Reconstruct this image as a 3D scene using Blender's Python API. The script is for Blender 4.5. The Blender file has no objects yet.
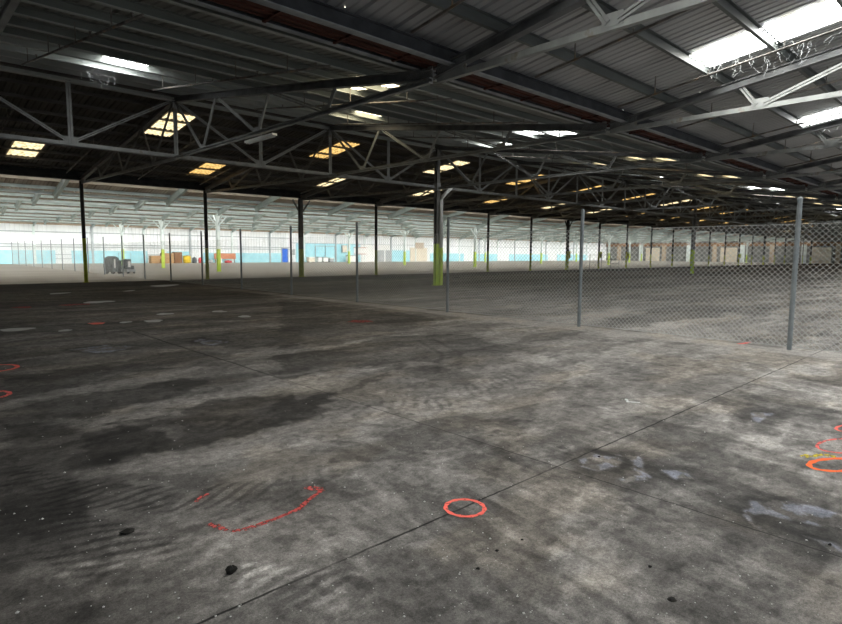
import bpy, math, random
import numpy as np
from mathutils import Vector, Matrix
random.seed(5)
SC = bpy.context.scene
COL = SC.collection

# ------------------------------------------------------------------ survey of the hall (metres)
F_PX, PITCH, ROLL, YAW, CAM_H = 574.96, .1016, .0071, .756, 1.5346
U0, BAY, HALF = 7.427, 6.096, 12.192
VA = 31.946                     # column row on the edge of the bright hall
VB, VC, VD = VA - HALF, VA - 2*HALF, VA - 3*HALF
VE, VF, VG, VW = VA + HALF, VA + 2*HALF, VA + 3*HALF, VA + 4*HALF
UMIN, UMAX = -12.0, 146.0
TEETH = [VA + BAY*k for k in range(8)]        # saw-tooth roof of the bright hall: peaks, each sloping down to the next
ZPK, ZLOW = 6.28, 4.86          # sheet at the peak and at the low edge
ZR = 6.52                       # top chord axis at the ridges
ZV = {VC: 4.72, VA: 4.99}
FU, FV0, FS, FH, MESH_H = 10.84, 2.65, 3.92, 2.46, 2.05   # fence line

F0 = Vector((math.sin(YAW), math.cos(YAW), 0)); R0 = Vector((math.cos(YAW), -math.sin(YAW), 0)); Z = Vector((0, 0, 1))
FW = F0*math.cos(PITCH) - Z*math.sin(PITCH); UP = F0*math.sin(PITCH) + Z*math.cos(PITCH)
RT = R0*math.cos(ROLL) + UP*math.sin(ROLL); UP2 = -R0*math.sin(ROLL) + UP*math.cos(ROLL)

def floor_at(x, y):
    """the floor point surveyed at a place of the photograph"""
    d = FW*F_PX + RT*(x-421) + UP2*(312-y)
    t = -CAM_H/d.z
    return (d.x*t, d.y*t)

cam = bpy.data.cameras.new('camera'); camo = bpy.data.objects.new('camera', cam); COL.objects.link(camo)
camo.matrix_world = Matrix(((RT.x, UP2.x, -FW.x, 0), (RT.y, UP2.y, -FW.y, 0), (RT.z, UP2.z, -FW.z, CAM_H), (0, 0, 0, 1)))
cam.sensor_fit = 'HORIZONTAL'; cam.sensor_width = 36; cam.lens = F_PX/842*36
cam.clip_start = .05; cam.clip_end = 500
SC.camera = camo

# ------------------------------------------------------------------ names and words
ORD = ('first second third fourth fifth sixth seventh eighth ninth tenth eleventh twelfth thirteenth fourteenth fifteenth sixteenth '
       'seventeenth eighteenth nineteenth twentieth').split()
TENS = {2: 'twenty', 3: 'thirty'}
def nth(i):
    i += 1
    if i <= 20: return ORD[i-1]
    return TENS[i//10] + ('' if i % 10 == 0 else '-' + ORD[i % 10 - 1]) if i % 10 else {30: 'thirtieth', 40: 'fortieth'}[i]

def tag(o, label=None, cat=None, group=None, kind=None):
    if label: o['label'] = label
    if cat: o['category'] = cat
    if group: o['group'] = group
    if kind: o['kind'] = kind
    return o

def empty(name, loc=(0, 0, 0), rz=0):
    o = bpy.data.objects.new(name, None); COL.objects.link(o)
    o.location = loc; o.rotation_euler = (0, 0, rz); o.empty_display_size = .2
    return o

def copy_tree(o, parent=None):
    c = o.copy(); COL.objects.link(c)
    if parent: c.parent = parent
    for ch in list(o.children): copy_tree(ch, c)
    return c

# ------------------------------------------------------------------ mesh builder
class MB:
    def __init__(s): s.v = []; s.f = []
    def add(s, vs, fs):
        n = len(s.v); s.v += [tuple(p) for p in vs]; s.f += [tuple(i+n for i in f) for f in fs]; return s
    def box(s, lo, hi):
        x0, y0, z0 = lo; x1, y1, z1 = hi
        return s.add([(x0,y0,z0),(x1,y0,z0),(x1,y1,z0),(x0,y1,z0),(x0,y0,z1),(x1,y0,z1),(x1,y1,z1),(x0,y1,z1)],
                     [(0,3,2,1),(4,5,6,7),(0,1,5,4),(1,2,6,5),(2,3,7,6),(3,0,4,7)])
    def ext(s, prof, p, q, up=(0, 0, 1)):
        """closed profile [(side, up)] swept from p to q"""
        p, q = Vector(p), Vector(q); d = (q-p).normalized(); u = Vector(up)
        if abs(d.dot(u)) > .98: u = Vector((0, 1, 0))
        sd = d.cross(u).normalized(); u = sd.cross(d).normalized(); n = len(prof)
        vs = [p + sd*a + u*b for a, b in prof] + [q + sd*a + u*b for a, b in prof]
        fs = [(i, (i+1) % n, n+(i+1) % n, n+i) for i in range(n)] + [tuple(range(n-1, -1, -1)), tuple(range(n, 2*n))]
        return s.add(vs, fs)
    def bar(s, p, q, w, h, up=(0, 0, 1)):
        return s.ext([(-w/2,-h/2),(w/2,-h/2),(w/2,h/2),(-w/2,h/2)], p, q, up)
    def ibeam(s, p, q, w, h, t=.02, up=(0, 0, 1)):
        a, b = w/2, h/2
        return s.ext([(-a,-b),(a,-b),(a,-b+t),(t/2,-b+t),(t/2,b-t),(a,b-t),(a,b),(-a,b),(-a,b-t),(-t/2,b-t),(-t/2,-b+t),(-a,-b+t)], p, q, up)
    def channel(s, p, q, w, h, t=.014, up=(0, 0, 1)):
        return s.ext([(0,-h/2),(w,-h/2),(w,-h/2+t),(t,-h/2+t),(t,h/2-t),(w,h/2-t),(w,h/2),(0,h/2)], p, q, up)
    def angle_pair(s, p, q, w, t=.012, up=(0, 0, 1)):
        """two back-to-back angles with a gap, an inverted T"""
        g = .008
        for sg in (1, -1):
            pr = [(sg*g, -w/2), (sg*(g+w*.8), -w/2), (sg*(g+w*.8), -w/2+t), (sg*(g+t), -w/2+t), (sg*(g+t), w/2), (sg*g, w/2)]
            s.ext(pr if sg > 0 else pr[::-1], p, q, up)
        return s
    def tube(s, pts, r, n=8):
        pts = [Vector(p) for p in pts]; rings = []
        for i, p in enumerate(pts):
            d = (pts[min(i+1, len(pts)-1)] - pts[max(i-1, 0)]).normalized()
            a = d.cross(Vector((0, 0, 1)) if abs(d.z) < .9 else Vector((1, 0, 0))).normalized(); b = d.cross(a)
            rr = r[i] if isinstance(r, (list, tuple)) else r
            rings.append([p + a*math.cos(2*math.pi*k/n)*rr + b*math.sin(2*math.pi*k/n)*rr for k in range(n)])
        vs = [v for g in rings for v in g]; m = len(pts)
        fs = [(i*n+k, i*n+(k+1) % n, (i+1)*n+(k+1) % n, (i+1)*n+k) for i in range(m-1) for k in range(n)]
        fs += [tuple(range(n-1, -1, -1)), tuple(range((m-1)*n, m*n))]
        return s.add(vs, fs)
    def lathe(s, prof, n=16, c=(0, 0, 0)):
        vs = [(c[0]+r*math.cos(2*math.pi*k/n), c[1]+r*math.sin(2*math.pi*k/n), c[2]+z) for r, z in prof for k in range(n)]; m = len(prof)
        fs = [(i*n+k, i*n+(k+1) % n, (i+1)*n+(k+1) % n, (i+1)*n+k) for i in range(m-1) for k in range(n)]
        fs += [tuple(range(n-1, -1, -1)), tuple(range((m-1)*n, m*n))]
        return s.add(vs, fs)
    def build(s, name, mat, parent=None, loc=None, smooth=False, bevel=0):
        me = bpy.data.meshes.new(name); me.from_pydata(s.v, [], s.f); me.update()
        o = bpy.data.objects.new(name, me); COL.objects.link(o)
        if mat: me.materials.append(mat)
        if parent: o.parent = parent
        if loc: o.location = loc
        if smooth:
            for p in me.polygons: p.use_smooth = True
        if bevel:
            b = o.modifiers.new('edge', 'BEVEL'); b.width = bevel; b.segments = 2; b.limit_method = 'ANGLE'
        return o

# ------------------------------------------------------------------ materials
def nodes(name):
    m = bpy.data.materials.new(name); m.use_nodes = True; nt = m.node_tree
    b = nt.nodes['Principled BSDF']; return m, nt, b
def N(nt, kind, **kw):
    n = nt.nodes.new(kind)
    for k, v in kw.items():
        if k.startswith('i_'): n.inputs[k[2:].replace('_', ' ')].default_value = v
        else: setattr(n, k, v)
    return n
def noise_mix(name, c1, c2, scale=4, lo=.4, hi=.65, rough=.6, metal=0, stretch=None, c3=None, spec=.3, detail=5, bump=0):
    """two (three) colours of the surface itself mixed by noise in object space"""
    m, nt, b = nodes(name); L = nt.links
    tc = N(nt, 'ShaderNodeTexCoord'); mp = N(nt, 'ShaderNodeMapping'); L.new(tc.outputs['Object'], mp.inputs['Vector'])
    if stretch: mp.inputs['Scale'].default_value = stretch
    no = N(nt, 'ShaderNodeTexNoise'); no.inputs['Scale'].default_value = scale; no.inputs['Detail'].default_value = detail
    L.new(mp.outputs[0], no.inputs['Vector'])
    r = N(nt, 'ShaderNodeValToRGB'); e = r.color_ramp.elements
    e[0].position = lo; e[0].color = (*c1, 1); e[1].position = hi; e[1].color = (*c2, 1)
    if c3: x = e.new(min(hi+.12, .99)); x.color = (*c3, 1)
    L.new(no.outputs['Fac'], r.inputs['Fac']); L.new(r.outputs['Color'], b.inputs['Base Color'])
    b.inputs['Roughness'].default_value = rough; b.inputs['Metallic'].default_value = metal; b.inputs['Specular IOR Level'].default_value = spec
    if bump:
        bp = N(nt, 'ShaderNodeBump'); bp.inputs['Strength'].default_value = bump; bp.inputs['Distance'].default_value = .02
        L.new(no.outputs['Fac'], bp.inputs['Height']); L.new(bp.outputs[0], b.inputs['Normal'])
    return m
M = {}
M['truss'] = noise_mix('truss_paint', (.22,.225,.22), (.31,.32,.31), 3, .35, .6, .55, c3=(.19,.14,.1))
M['truss_far'] = noise_mix('truss_paint_worn', (.15,.145,.135), (.22,.215,.2), 3, .35, .6, .6, c3=(.17,.11,.07))
M['purlin'] = noise_mix('purlin_paint', (.15,.165,.155), (.23,.25,.235), 2, .35, .65, .5, stretch=(.3, 1, 1))
M['purlin_pale'] = noise_mix('pale_purlin_and_lit_edge', (.36,.39,.37), (.48,.51,.49), 2, .35, .65, .5, stretch=(.3, 1, 1), c3=(.3,.25,.2))
M['tan_steel'] = noise_mix('tan_steel_paint', (.42,.36,.29), (.56,.5,.42), 2, .35, .65, .6)
M['purlin_dark'] = noise_mix('purlin_dark_tone', (.085,.078,.07), (.15,.138,.125), 2, .35, .65, .6, stretch=(.3, 1, 1))  # darker tone for the purlins of the slope before the bright hall
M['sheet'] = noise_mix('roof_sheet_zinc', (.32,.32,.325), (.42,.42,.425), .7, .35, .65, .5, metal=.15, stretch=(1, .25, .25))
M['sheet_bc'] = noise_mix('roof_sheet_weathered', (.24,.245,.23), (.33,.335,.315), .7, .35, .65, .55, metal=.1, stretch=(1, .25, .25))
M['sheet_ab'] = noise_mix('roof_sheet_dark', (.09,.082,.073), (.16,.147,.13), .7, .35, .65, .7, stretch=(1, .25, .25))  # darkest of the sheet tones, for the slope before the bright hall
M['sheet_hall'] = noise_mix('roof_sheet_pale', (.40,.32,.25), (.56,.49,.42), .6, .35, .65, .6, stretch=(1, .2, .2), c3=(.5,.4,.3))
M['pale'] = noise_mix('pale_green_paint', (.66,.75,.74), (.8,.86,.84), 2, .35, .65, .5)
M['pale_mid'] = noise_mix('grey_green_paint', (.42,.5,.49), (.55,.62,.6), 2, .35, .65, .5)
M['beam_dark'] = noise_mix('dark_beam_paint', (.03,.032,.037), (.055,.058,.065), 3, .4, .6, .5)
M['truss_top'] = noise_mix('dark_truss_paint', (.09,.092,.095), (.15,.152,.155), 3, .35, .6, .55)
M['purlin_cd'] = noise_mix('dark_grey_purlin_paint', (.065,.072,.07), (.12,.13,.125), 2, .35, .65, .5, stretch=(.3, 1, 1))
M['rust'] = noise_mix('rust', (.045,.02,.016), (.11,.042,.03), 5, .35, .65, .8, stretch=(.3, 2, 2), c3=(.05,.035,.03))
M['rust_dark'] = noise_mix('dark_rust', (.04,.016,.012), (.10,.035,.025), 5, .35, .65, .8, stretch=(.3, 2, 2))
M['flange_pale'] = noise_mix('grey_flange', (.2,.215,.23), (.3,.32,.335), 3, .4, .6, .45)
M['gutter_flange'] = noise_mix('grey_flange', (.10,.105,.115), (.16,.17,.18), 3, .4, .6, .45)
M['pipe'] = noise_mix('pipe_steel', (.12,.11,.1), (.24,.22,.2), 4, .4, .6, .55, c3=(.3,.2,.12))
M['col_dark'] = noise_mix('black_column_paint', (.022,.022,.022), (.05,.048,.045), 3, .35, .65, .6)
M['col_grey'] = noise_mix('grey_column_paint', (.12,.12,.115), (.2,.195,.185), 3, .35, .65, .55, c3=(.1,.07,.05))
M['lime_old'] = noise_mix('old_lime_paint', (.36,.42,.035), (.5,.57,.05), 4, .35, .6, .6, c3=(.22,.19,.05))
M['lime'] = noise_mix('lime_paint', (.48,.66,.07), (.60,.78,.12), 3, .3, .6, .5)
M['lime_b'] = noise_mix('bright_lime_paint', (.60,.86,.05), (.68,.9,.07), 6, .25, .6, .5, c3=(.33,.4,.06))
M['galv'] = noise_mix('galvanised_steel', (.24,.27,.285), (.32,.345,.36), 8, .35, .65, .45, metal=.25)
M['pvc'] = noise_mix('grey_pvc', (.78,.78,.76), (.85,.85,.84), 4, .35, .65, .5)
M['wire'] = noise_mix('galvanised_wire', (.5,.53,.52), (.62,.64,.63), 6, .3, .7, .45, metal=.1)
M['wall'] = noise_mix('white_siding', (.78,.81,.83), (.87,.89,.9), .8, .35, .65, .6, stretch=(1, 1, .2))
M['girt'] = noise_mix('girt_paint', (.36,.4,.42), (.46,.5,.52), 2, .35, .65, .6)
M['blue'] = noise_mix('pale_blue_paint', (.34,.68,.78), (.44,.76,.84), 1.2, .35, .65, .6)
M['blue_door'] = noise_mix('blue_door_paint', (.02,.13,.62), (.035,.17,.72), 3, .35, .65, .5)
M['block'] = noise_mix('grey_block', (.17,.175,.17), (.27,.275,.265), 1.0, .35, .65, .75)
M['tan'] = noise_mix('tan_paint', (.42,.33,.24), (.55,.46,.36), 1.5, .35, .65, .7)
M['lintel'] = noise_mix('brown_lintel', (.26,.15,.085), (.37,.23,.14), 1.5, .35, .65, .7)
M['white'] = noise_mix('white_enamel', (.78,.78,.76), (.86,.86,.84), 3, .35, .65, .4)
M['machine'] = noise_mix('charcoal_plastic', (.075,.088,.1), (.11,.125,.14), 5, .35, .65, .45)
M['black'] = noise_mix('black_rubber', (.015,.015,.015), (.03,.03,.03), 5, .35, .65, .7)
M['clod'] = noise_mix('dark_clod', (.008,.008,.007), (.02,.018,.015), 30, .35, .65, .9)
M['wood'] = noise_mix('crate_wood', (.42,.25,.12), (.58,.38,.2), 4, .35, .65, .8, stretch=(1, 1, 6))
M['wood_dark'] = noise_mix('dark_wood', (.2,.1,.05), (.3,.16,.08), 4, .35, .65, .8, stretch=(1, 1, 6))
M['yellow'] = noise_mix('yellow_plastic', (.72,.5,.03), (.82,.6,.05), 4, .35, .65, .5)
M['red'] = noise_mix('red_plastic', (.6,.06,.07), (.7,.1,.1), 4, .35, .65, .5)
M['orange'] = noise_mix('rust_orange_board', (.5,.2,.11), (.6,.27,.16), 2, .35, .65, .7)
M['grey'] = noise_mix('grey_metal', (.33,.35,.36), (.43,.45,.46), 3, .35, .65, .5)
M['cream'] = noise_mix('cream_paint', (.68,.6,.48), (.8,.74,.62), 3, .35, .65, .6)
M['cobweb'] = noise_mix('dusty_strands', (.3,.31,.32), (.42,.43,.44), 10, .35, .65, .9)
M['chip'] = noise_mix('pale_chip', (.42,.42,.40), (.62,.61,.58), 60, .35, .65, .8)

def glow(name, col, strength, scale=1.0, dirt=.5):
    """corrugated translucent roof light: it passes the daylight outside"""
    m = bpy.data.materials.new(name); m.use_nodes = True; nt = m.node_tree; L = nt.links
    nt.nodes.remove(nt.nodes['Principled BSDF'])
    e = N(nt, 'ShaderNodeEmission'); tc = N(nt, 'ShaderNodeTexCoord'); no = N(nt, 'ShaderNodeTexNoise'); no.inputs['Scale'].default_value = 3.2*scale
    no.inputs['Detail'].default_value = 4; L.new(tc.outputs['Object'], no.inputs['Vector'])
    r = N(nt, 'ShaderNodeValToRGB'); r.color_ramp.elements[0].position = .36; r.color_ramp.elements[1].position = .62
    r.color_ramp.elements[0].color = (*[c*(1-dirt)*(.9, .85, .7)[i] for i, c in enumerate(col)], 1); r.color_ramp.elements[1].color = (*col, 1)
    L.new(no.outputs['Fac'], r.inputs['Fac']); L.new(r.outputs['Color'], e.inputs['Color']); e.inputs['Strength'].default_value = strength
    L.new(e.outputs[0], nt.nodes['Material Output'].inputs['Surface']); return m
SKY_CLEAR, SKY_BC, SKY_HALL = 20.0, 14.0, 7.2
M['sky_clear'] = glow('clear_rooflight', (.95,.98,1), SKY_CLEAR, dirt=.3)
M['sky_white'] = glow('white_rooflight', (.95,.98,1), SKY_BC, dirt=.6)
M['sky_yellow'] = glow('yellowed_rooflight', (1,.83,.5), 1.25, 2.2, dirt=.5)
M['sky_cream'] = glow('cream_rooflight', (1,.88,.62), 5.0, 2.2, dirt=.5)
M['sky_amber'] = glow('amber_rooflight', (1,.64,.22), .95, 2.2, dirt=.55)
M['sky_hall'] = glow('hall_rooflight', (.97,.99,1), SKY_HALL, dirt=.3)
M['hole'] = glow('daylight_through_hole', (1,1,1), 3.0, dirt=0)

# ------------------------------------------------------------------ floor
def lattice(seed, n=256): return np.random.RandomState(seed).rand(n, n)
def vnoise(x, y, seed):
    t = lattice(seed); n = t.shape[0]
    xi = np.floor(x).astype(int); yi = np.floor(y).astype(int); fx = x-xi; fy = y-yi
    fx = fx*fx*(3-2*fx); fy = fy*fy*(3-2*fy)
    a = t[xi % n, yi % n]; b = t[(xi+1) % n, yi % n]; c = t[xi % n, (yi+1) % n]; d = t[(xi+1) % n, (yi+1) % n]
    return (a*(1-fx)+b*fx)*(1-fy) + (c*(1-fx)+d*fx)*fy
def fbm(x, y, seed, oct=4):
    s = 0; a = 1; tot = 0
    for k in range(oct):
        s = s + a*vnoise(x*2**k + 13.7*k, y*2**k + 7.1*k, seed+k); tot += a; a *= .5
    return s/tot
def sstep(a, b, x):
    t = np.clip((x-a)/(b-a), 0, 1); return t*t*(3-2*t)
def poly_sd(U, V, pts):
    """signed distance, positive inside"""
    ins = np.zeros(U.shape, bool); dmin = np.full(U.shape, 1e9); n = len(pts)
    for i in range(n):
        (x0, y0), (x1, y1) = pts[i], pts[(i+1) % n]
        c = ((y0 > V) != (y1 > V)) & (U < (x1-x0)*(V-y0)/((y1-y0) or 1e-9)+x0); ins ^= c
        ex, ey = x1-x0, y1-y0; t = np.clip(((U-x0)*ex+(V-y0)*ey)/(ex*ex+ey*ey+1e-12), 0, 1)
        dmin = np.minimum(dmin, np.hypot(U-x0-t*ex, V-y0-t*ey))
    return np.where(ins, dmin, -dmin)
def line_sd(U, V, pts):
    dmin = np.full(U.shape, 1e9); S = np.zeros(U.shape); T = np.zeros(U.shape); acc = 0
    for (x0, y0), (x1, y1) in zip(pts[:-1], pts[1:]):
        ex, ey = x1-x0, y1-y0; l = math.hypot(ex, ey); t = np.clip(((U-x0)*ex+(V-y0)*ey)/(l*l), 0, 1)
        d = np.hypot(U-x0-t*ex, V-y0-t*ey); sg = np.sign((U-x0)*ey-(V-y0)*ex); w = d < dmin
        dmin = np.where(w, d, dmin); S = np.where(w, acc+t*l, S); T = np.where(w, d*sg, T); acc += l
    return dmin, S, T
def px(c, ox, oy, k=3): return [floor_at(ox+a/k, oy+b/k) for a, b in c]

def make_floor():
    us = np.concatenate([np.arange(UMIN, -1, 1.0), np.arange(-1, 0, .025), np.arange(0, 4.2, .014), np.arange(4.2, 13, .045), np.arange(13, 40, .25), np.arange(40, UMAX, 1.0), [UMAX]])
    vs = np.concatenate([[VD], np.arange(-4, 0, .5), np.arange(0, .6, .03), np.arange(.6, 4.2, .014), np.arange(4.2, 9, .035), np.arange(9, 20, .07), np.arange(20, VA-.1, .14), [VA]])
    U, V = np.meshgrid(us, vs, indexing='ij')
    wu = U + (fbm(U*1.1, V*1.1, 3)-.5)*.7; wv = V + (fbm(U*1.1, V*1.1, 9)-.5)*.7
    wu2 = U + (fbm(U*1.6, V*1.6, 3)-.5)*.3 + (fbm(U*6, V*9, 21)-.5)*.2; wv2 = V + (fbm(U*1.6, V*1.6, 9)-.5)*.45 + (fbm(U*5, V*9, 29)-.5)*.3
    # reflectance of dry worn concrete
    T = .158 + .12*(fbm(U*.5, V*1.3, 40)-.5) + .09*(fbm(wu*1.6, wv*3.2, 50)-.5) + .055*(fbm(U*6, V*9, 60)-.5)
    T *= 1.0 + .55*sstep(3.6, 9.6, U) * sstep(20, 6, V)          # paler towards the fence, fading with distance
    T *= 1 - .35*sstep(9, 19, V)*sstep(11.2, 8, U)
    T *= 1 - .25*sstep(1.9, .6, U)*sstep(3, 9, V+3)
    for (du, dv, seed, th, k) in [(.30, 1.9, 301, .56, -.34), (.22, 2.6, 311, .60, .30), (1.1, 1.6, 321, .58, -.25), (.6, 4.2, 331, .57, .22)]:
        n_ = fbm(wu*du, wv*dv + wu*.12, seed, 5); T *= 1 + k*sstep(th-.02, th+.035, n_)
    near = sstep(4.2, 2.2, V)*sstep(.8, 2.0, U)
    for (du, dv, seed, th, k) in [(3.2, .55, 341, .55, -.3), (5.5, .7, 351, .56, .32), (9, 1.6, 361, .57, -.2)]:
        n_ = fbm((U-.2*V)*du, V*dv, seed, 5); T *= 1 + near*k*sstep(th-.02, th+.03, n_)
    n_ = fbm(U*7, V*7, 371, 5); T *= 1 + .3*sstep(.56, .62, n_)*fbm(U*.8, V*.8, 375)
    n_ = fbm(U*11, V*11, 381, 5); T *= 1 - .3*sstep(.58, .63, n_)
    brown = sstep(10, 22, V)*.5 + .4*(fbm(U*.7, V*1.1, 70)-.3)
    blue = np.zeros_like(T)
    def stain(pts, k, blur=.12, warp=1, mul=True):
        nonlocal T
        sd = poly_sd(wu2 if warp else U, wv2 if warp else V, pts)
        m = sstep(-blur*.35, blur*.35, sd)*(.6+.8*fbm(U*2.3, V*4.1, 83))
        m = np.clip(m, 0, 1)
        T = T*(1-m*k) if k > 0 else T + m*(-k)
    A = lambda c: px(c, 0, 270); B = lambda c: px(c, 280, 270); C = lambda c: px(c, 562, 320); G = lambda c: px(c, 0, 416); H = lambda c: px(c, 562, 416)
    # black oil-soaked slab along the column row
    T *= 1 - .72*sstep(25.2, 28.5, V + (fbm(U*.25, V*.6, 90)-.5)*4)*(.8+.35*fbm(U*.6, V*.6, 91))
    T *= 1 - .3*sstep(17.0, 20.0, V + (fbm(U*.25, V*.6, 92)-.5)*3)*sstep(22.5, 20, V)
    for c, k in [([(80,400),(260,370),(440,340),(560,325),(640,335),(600,370),(430,395),(250,440),(130,430)], .55),
                 ([(200,490),(350,450),(480,440),(640,400),(840,370),(1010,360),(990,430),(840,470),(700,500),(500,540),(300,590),(180,610),(220,540)], .62),
                 ([(0,320),(200,300),(420,260),(540,240),(700,255),(650,290),(400,310),(250,350),(100,375),(0,390)], .42),
                 ([(480,215),(600,210),(720,240),(900,215),(900,180),(680,190)], .4),
                 ([(-60,440),(80,400),(160,440),(200,480),(160,560),(-60,640)], .35)]:
        stain(A(c), k, .12)
    for c, k in [([(0,260),(140,240),(280,200),(560,190),(680,230),(560,250),(480,280),(380,270),(250,290),(100,310),(0,330)], .5),
                 ([(360,300),(480,285),(600,315),(560,340),(440,330)], .38),
                 ([(0,370),(140,350),(330,290),(380,270),(340,320),(200,380),(100,430),(0,440)], .45),
                 ([(640,450),(760,445),(720,472)], .4),
                 ([(0,90),(160,110),(380,130),(480,150),(380,180),(200,190),(0,240)], .42),
                 ([(0,480),(140,470),(330,455),(420,470),(300,500),(0,520)], .25),
                 ([(440,590),(560,540),(760,490),(850,480),(840,560),(600,620)], .22)]:
        stain(B(c), k, .1)
    for c, k in [([(0,200),(140,190),(300,200),(200,270),(40,260)], .3), ([(420,230),(600,220),(820,260),(860,350),(700,300),(520,290)], .4),
                 ([(0,330),(160,330),(300,360),(420,420),(300,520),(60,500)], .22), ([(620,160),(860,175),(860,200),(640,180)], .25),
                 ([(500,500),(640,520),(860,600),(860,640),(560,600)], .3)]:
        stain(C(c), k, .08)
    for c, k in [([(0,0),(200,40),(330,20),(540,60),(300,140),(0,190)], .4), ([(-40,150),(180,170),(270,280),(330,420),(300,640),(-40,640)], .42),
                 ([(300,400),(480,430),(620,560),(560,640),(280,640)], .2)]:
        stain(G(c), k, .1)
    for c, k in [([(100,330),(420,420),(620,560),(760,640),(200,640),(330,520)], .25), ([(560,300),(760,320),(840,420),(700,420)], .3)]:
        stain(H(c), k, .08)
    # scraped pale streaks
    for c, k in [([(0,400),(150,370),(400,320),(600,290),(740,265),(840,230),(840,262),(740,300),(560,330),(380,350),(200,380),(0,430)], .045),
                 ([(250,450),(380,410),(540,390),(700,360),(840,330),(940,310),(940,340),(840,365),(640,400),(500,425),(470,440),(360,450),(270,470)], .055),
                 ([(200,300),(400,265),(540,235),(400,238),(180,242)], .04), ([(300,585),(560,530),(840,470),(1000,450),(1000,624),(600,624),(350,624)], .045),
                 ([(480,465),(540,480),(545,500),(490,490)], .05)]:
        stain(A(c), -k, .09)
    for c, k in [([(0,360),(120,320),(350,285),(330,310),(140,370),(60,390)], .06), ([(290,370),(520,355),(700,385),(560,440),(400,430)], .04),
                 ([(660,250),(840,300),(840,270),(720,240)], .08), ([(400,600),(560,540),(840,455),(840,470),(560,560),(420,615)], .05),
                 ([(0,190),(200,160),(400,170),(560,175),(380,190),(0,225)], .03), ([(380,540),(520,580),(560,650),(420,640)], .03),
                 ([(560,430),(840,400),(840,440),(600,450)], .035)]:
        stain(B(c), -k, .07)
    for c, k in [([(100,130),(0,170),(300,190),(520,90),(860,110),(860,170),(600,175),(420,235),(200,320),(150,300)], .05), ([(0,60),(300,70),(620,90),(500,110),(200,110),(0,110)], .06),
                 ([(430,270),(600,330),(700,400),(560,420),(480,340)], .05), ([(500,150),(620,140),(860,220),(860,260),(660,200)], .05)]:
        stain(C(c), -k, .07)
    for c, k in [([(0,350),(100,340),(260,430),(330,560),(200,640),(0,640)], .055), ([(200,220),(420,300),(480,420),(300,360)], .03)]:
        stain(H(c), -k, .05)
    for c, k in [([(600,330),(840,280),(840,640),(620,640)], .03), ([(230,250),(420,210),(620,260),(440,380),(350,330)], .035)]:
        stain(G(c), -k, .06)
    # blue-grey films left by dried puddles
    for c in [C([(30,420),(110,405),(160,412),(168,438),(110,445),(60,440)]), C([(165,405),(230,410),(262,450),(268,475),(200,498),(175,490),(225,462),(215,430)]),
              C([(320,448),(380,450),(412,480),(372,482)]), C([(550,275),(620,280),(590,305),(560,300)]), C([(555,575),(600,545),(700,548),(860,590),(860,622),(760,610),(640,575),(590,585),(585,610)]),
              H([(720,355),(800,380),(850,410),(780,405)]), A([(200,240),(330,225),(420,230),(300,250)]), A([(590,205),(680,215),(650,225),(600,222)])]:
        sd = poly_sd(U + (fbm(U*4, V*4, 121)-.5)*.22, V + (fbm(U*4, V*4, 129)-.5)*.22, c)
        m = sstep(-.03, .02, sd)*sstep(.47, .56, fbm(U*9-V*3, V*9, 140, 5)+.12*fbm(U*2, V*2, 145)); blue = np.maximum(blue, m)
        T = T*(1-.5*sstep(-.22, -.02, sd)*(sd < 0)) + m*.09
    # dusty pale strip under the fence
    T += .2*sstep(.42, .22, np.abs(U-FU+.25) + (fbm(U*2, V*1.2, 150)-.5)*.3)*sstep(28, 16, V)*(.5+.7*fbm(U*1.5, V*1.5, 152))
    T += .06*sstep(1.1, .2, np.abs(U-FU+.3))*sstep(20, 6, V)
    # long scuffs beyond the fence
    T *= np.where(U > FU+.2, .72+.75*fbm(U*.22, V*.9, 160), 1.0)
    # tyre lugs
    for pts, wd, sp, k, sgn in [([(0.35,5.2),(0.75,4.15),(1.25,3.55),(1.9,3.2),(2.7,3.3),(3.9,3.75)], .21, .105, -.6, 1),
                                ([(0.1,4.7),(.62,3.55),(.95,2.75),(1.2,2.1)], .26, .115, -.55, 1),
                                ([(0.62,2.95),(1.05,2.55),(1.45,2.05)], .18, .10, .9, 1),
                                ([(3.9,4.05),(5.2,4.3),(6.3,4.6)], .2, .16, -.35, 1), ([(2.0,4.9),(3.4,4.4),(4.6,4.3)], .2, .16, -.4, 1)]:
        d, S, Tt = line_sd(wu*.06+U*.94, wv*.06+V*.94, pts)
        ph = S/sp + sgn*(Tt*4.2 + Tt*np.abs(Tt)*14) + (fbm(U*3, V*3, 175)-.5)*.5
        lug = sstep(.1, .35, np.sin(ph*2*math.pi))*sstep(wd, wd*.75, d)*sstep(.28, .5, fbm(U*2.2, V*2.2, 170))
        T = T*(1+k*lug*sstep(3.6, 1.6, S))
    for pts in [[(6.9,7.4),(6.2,6.1),(5.2,5.2)], [(7.2,7.3),(6.5,6.0),(5.5,5.1)]]:
        d, S, _ = line_sd(U, V, pts); T *= 1-.3*sstep(.06, .02, d)
    T *= 1 - .6*sstep(.03, .012, np.abs(U-3.5+(fbm(V*2, V*0, 180)-.5)*.06))*sstep(6.2, 6.8, V)*sstep(13.5, 11, V)*(.5+.6*fbm(V*.9, V*0, 190))
    T = np.clip(T, .012, .42)
    warm = np.clip(brown, 0, 1)*sstep(.34, .2, T)
    R = T*(1.045+.06*warm); Gc = T*(.98-.02*warm); Bc = T*(.925-.12*warm)
    R = R*(1-blue*.1); Bc = Bc*(1+blue*.28)
    olive = sstep(.5, .7, fbm(U*1.3, V*2.0, 200)); R *= 1+.04*olive; Bc *= 1-.06*olive
    nu, nv = U.shape
    co = np.stack([U, V, np.zeros_like(U)], -1).reshape(-1, 3)
    idx = np.arange(nu*nv).reshape(nu, nv)
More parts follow.
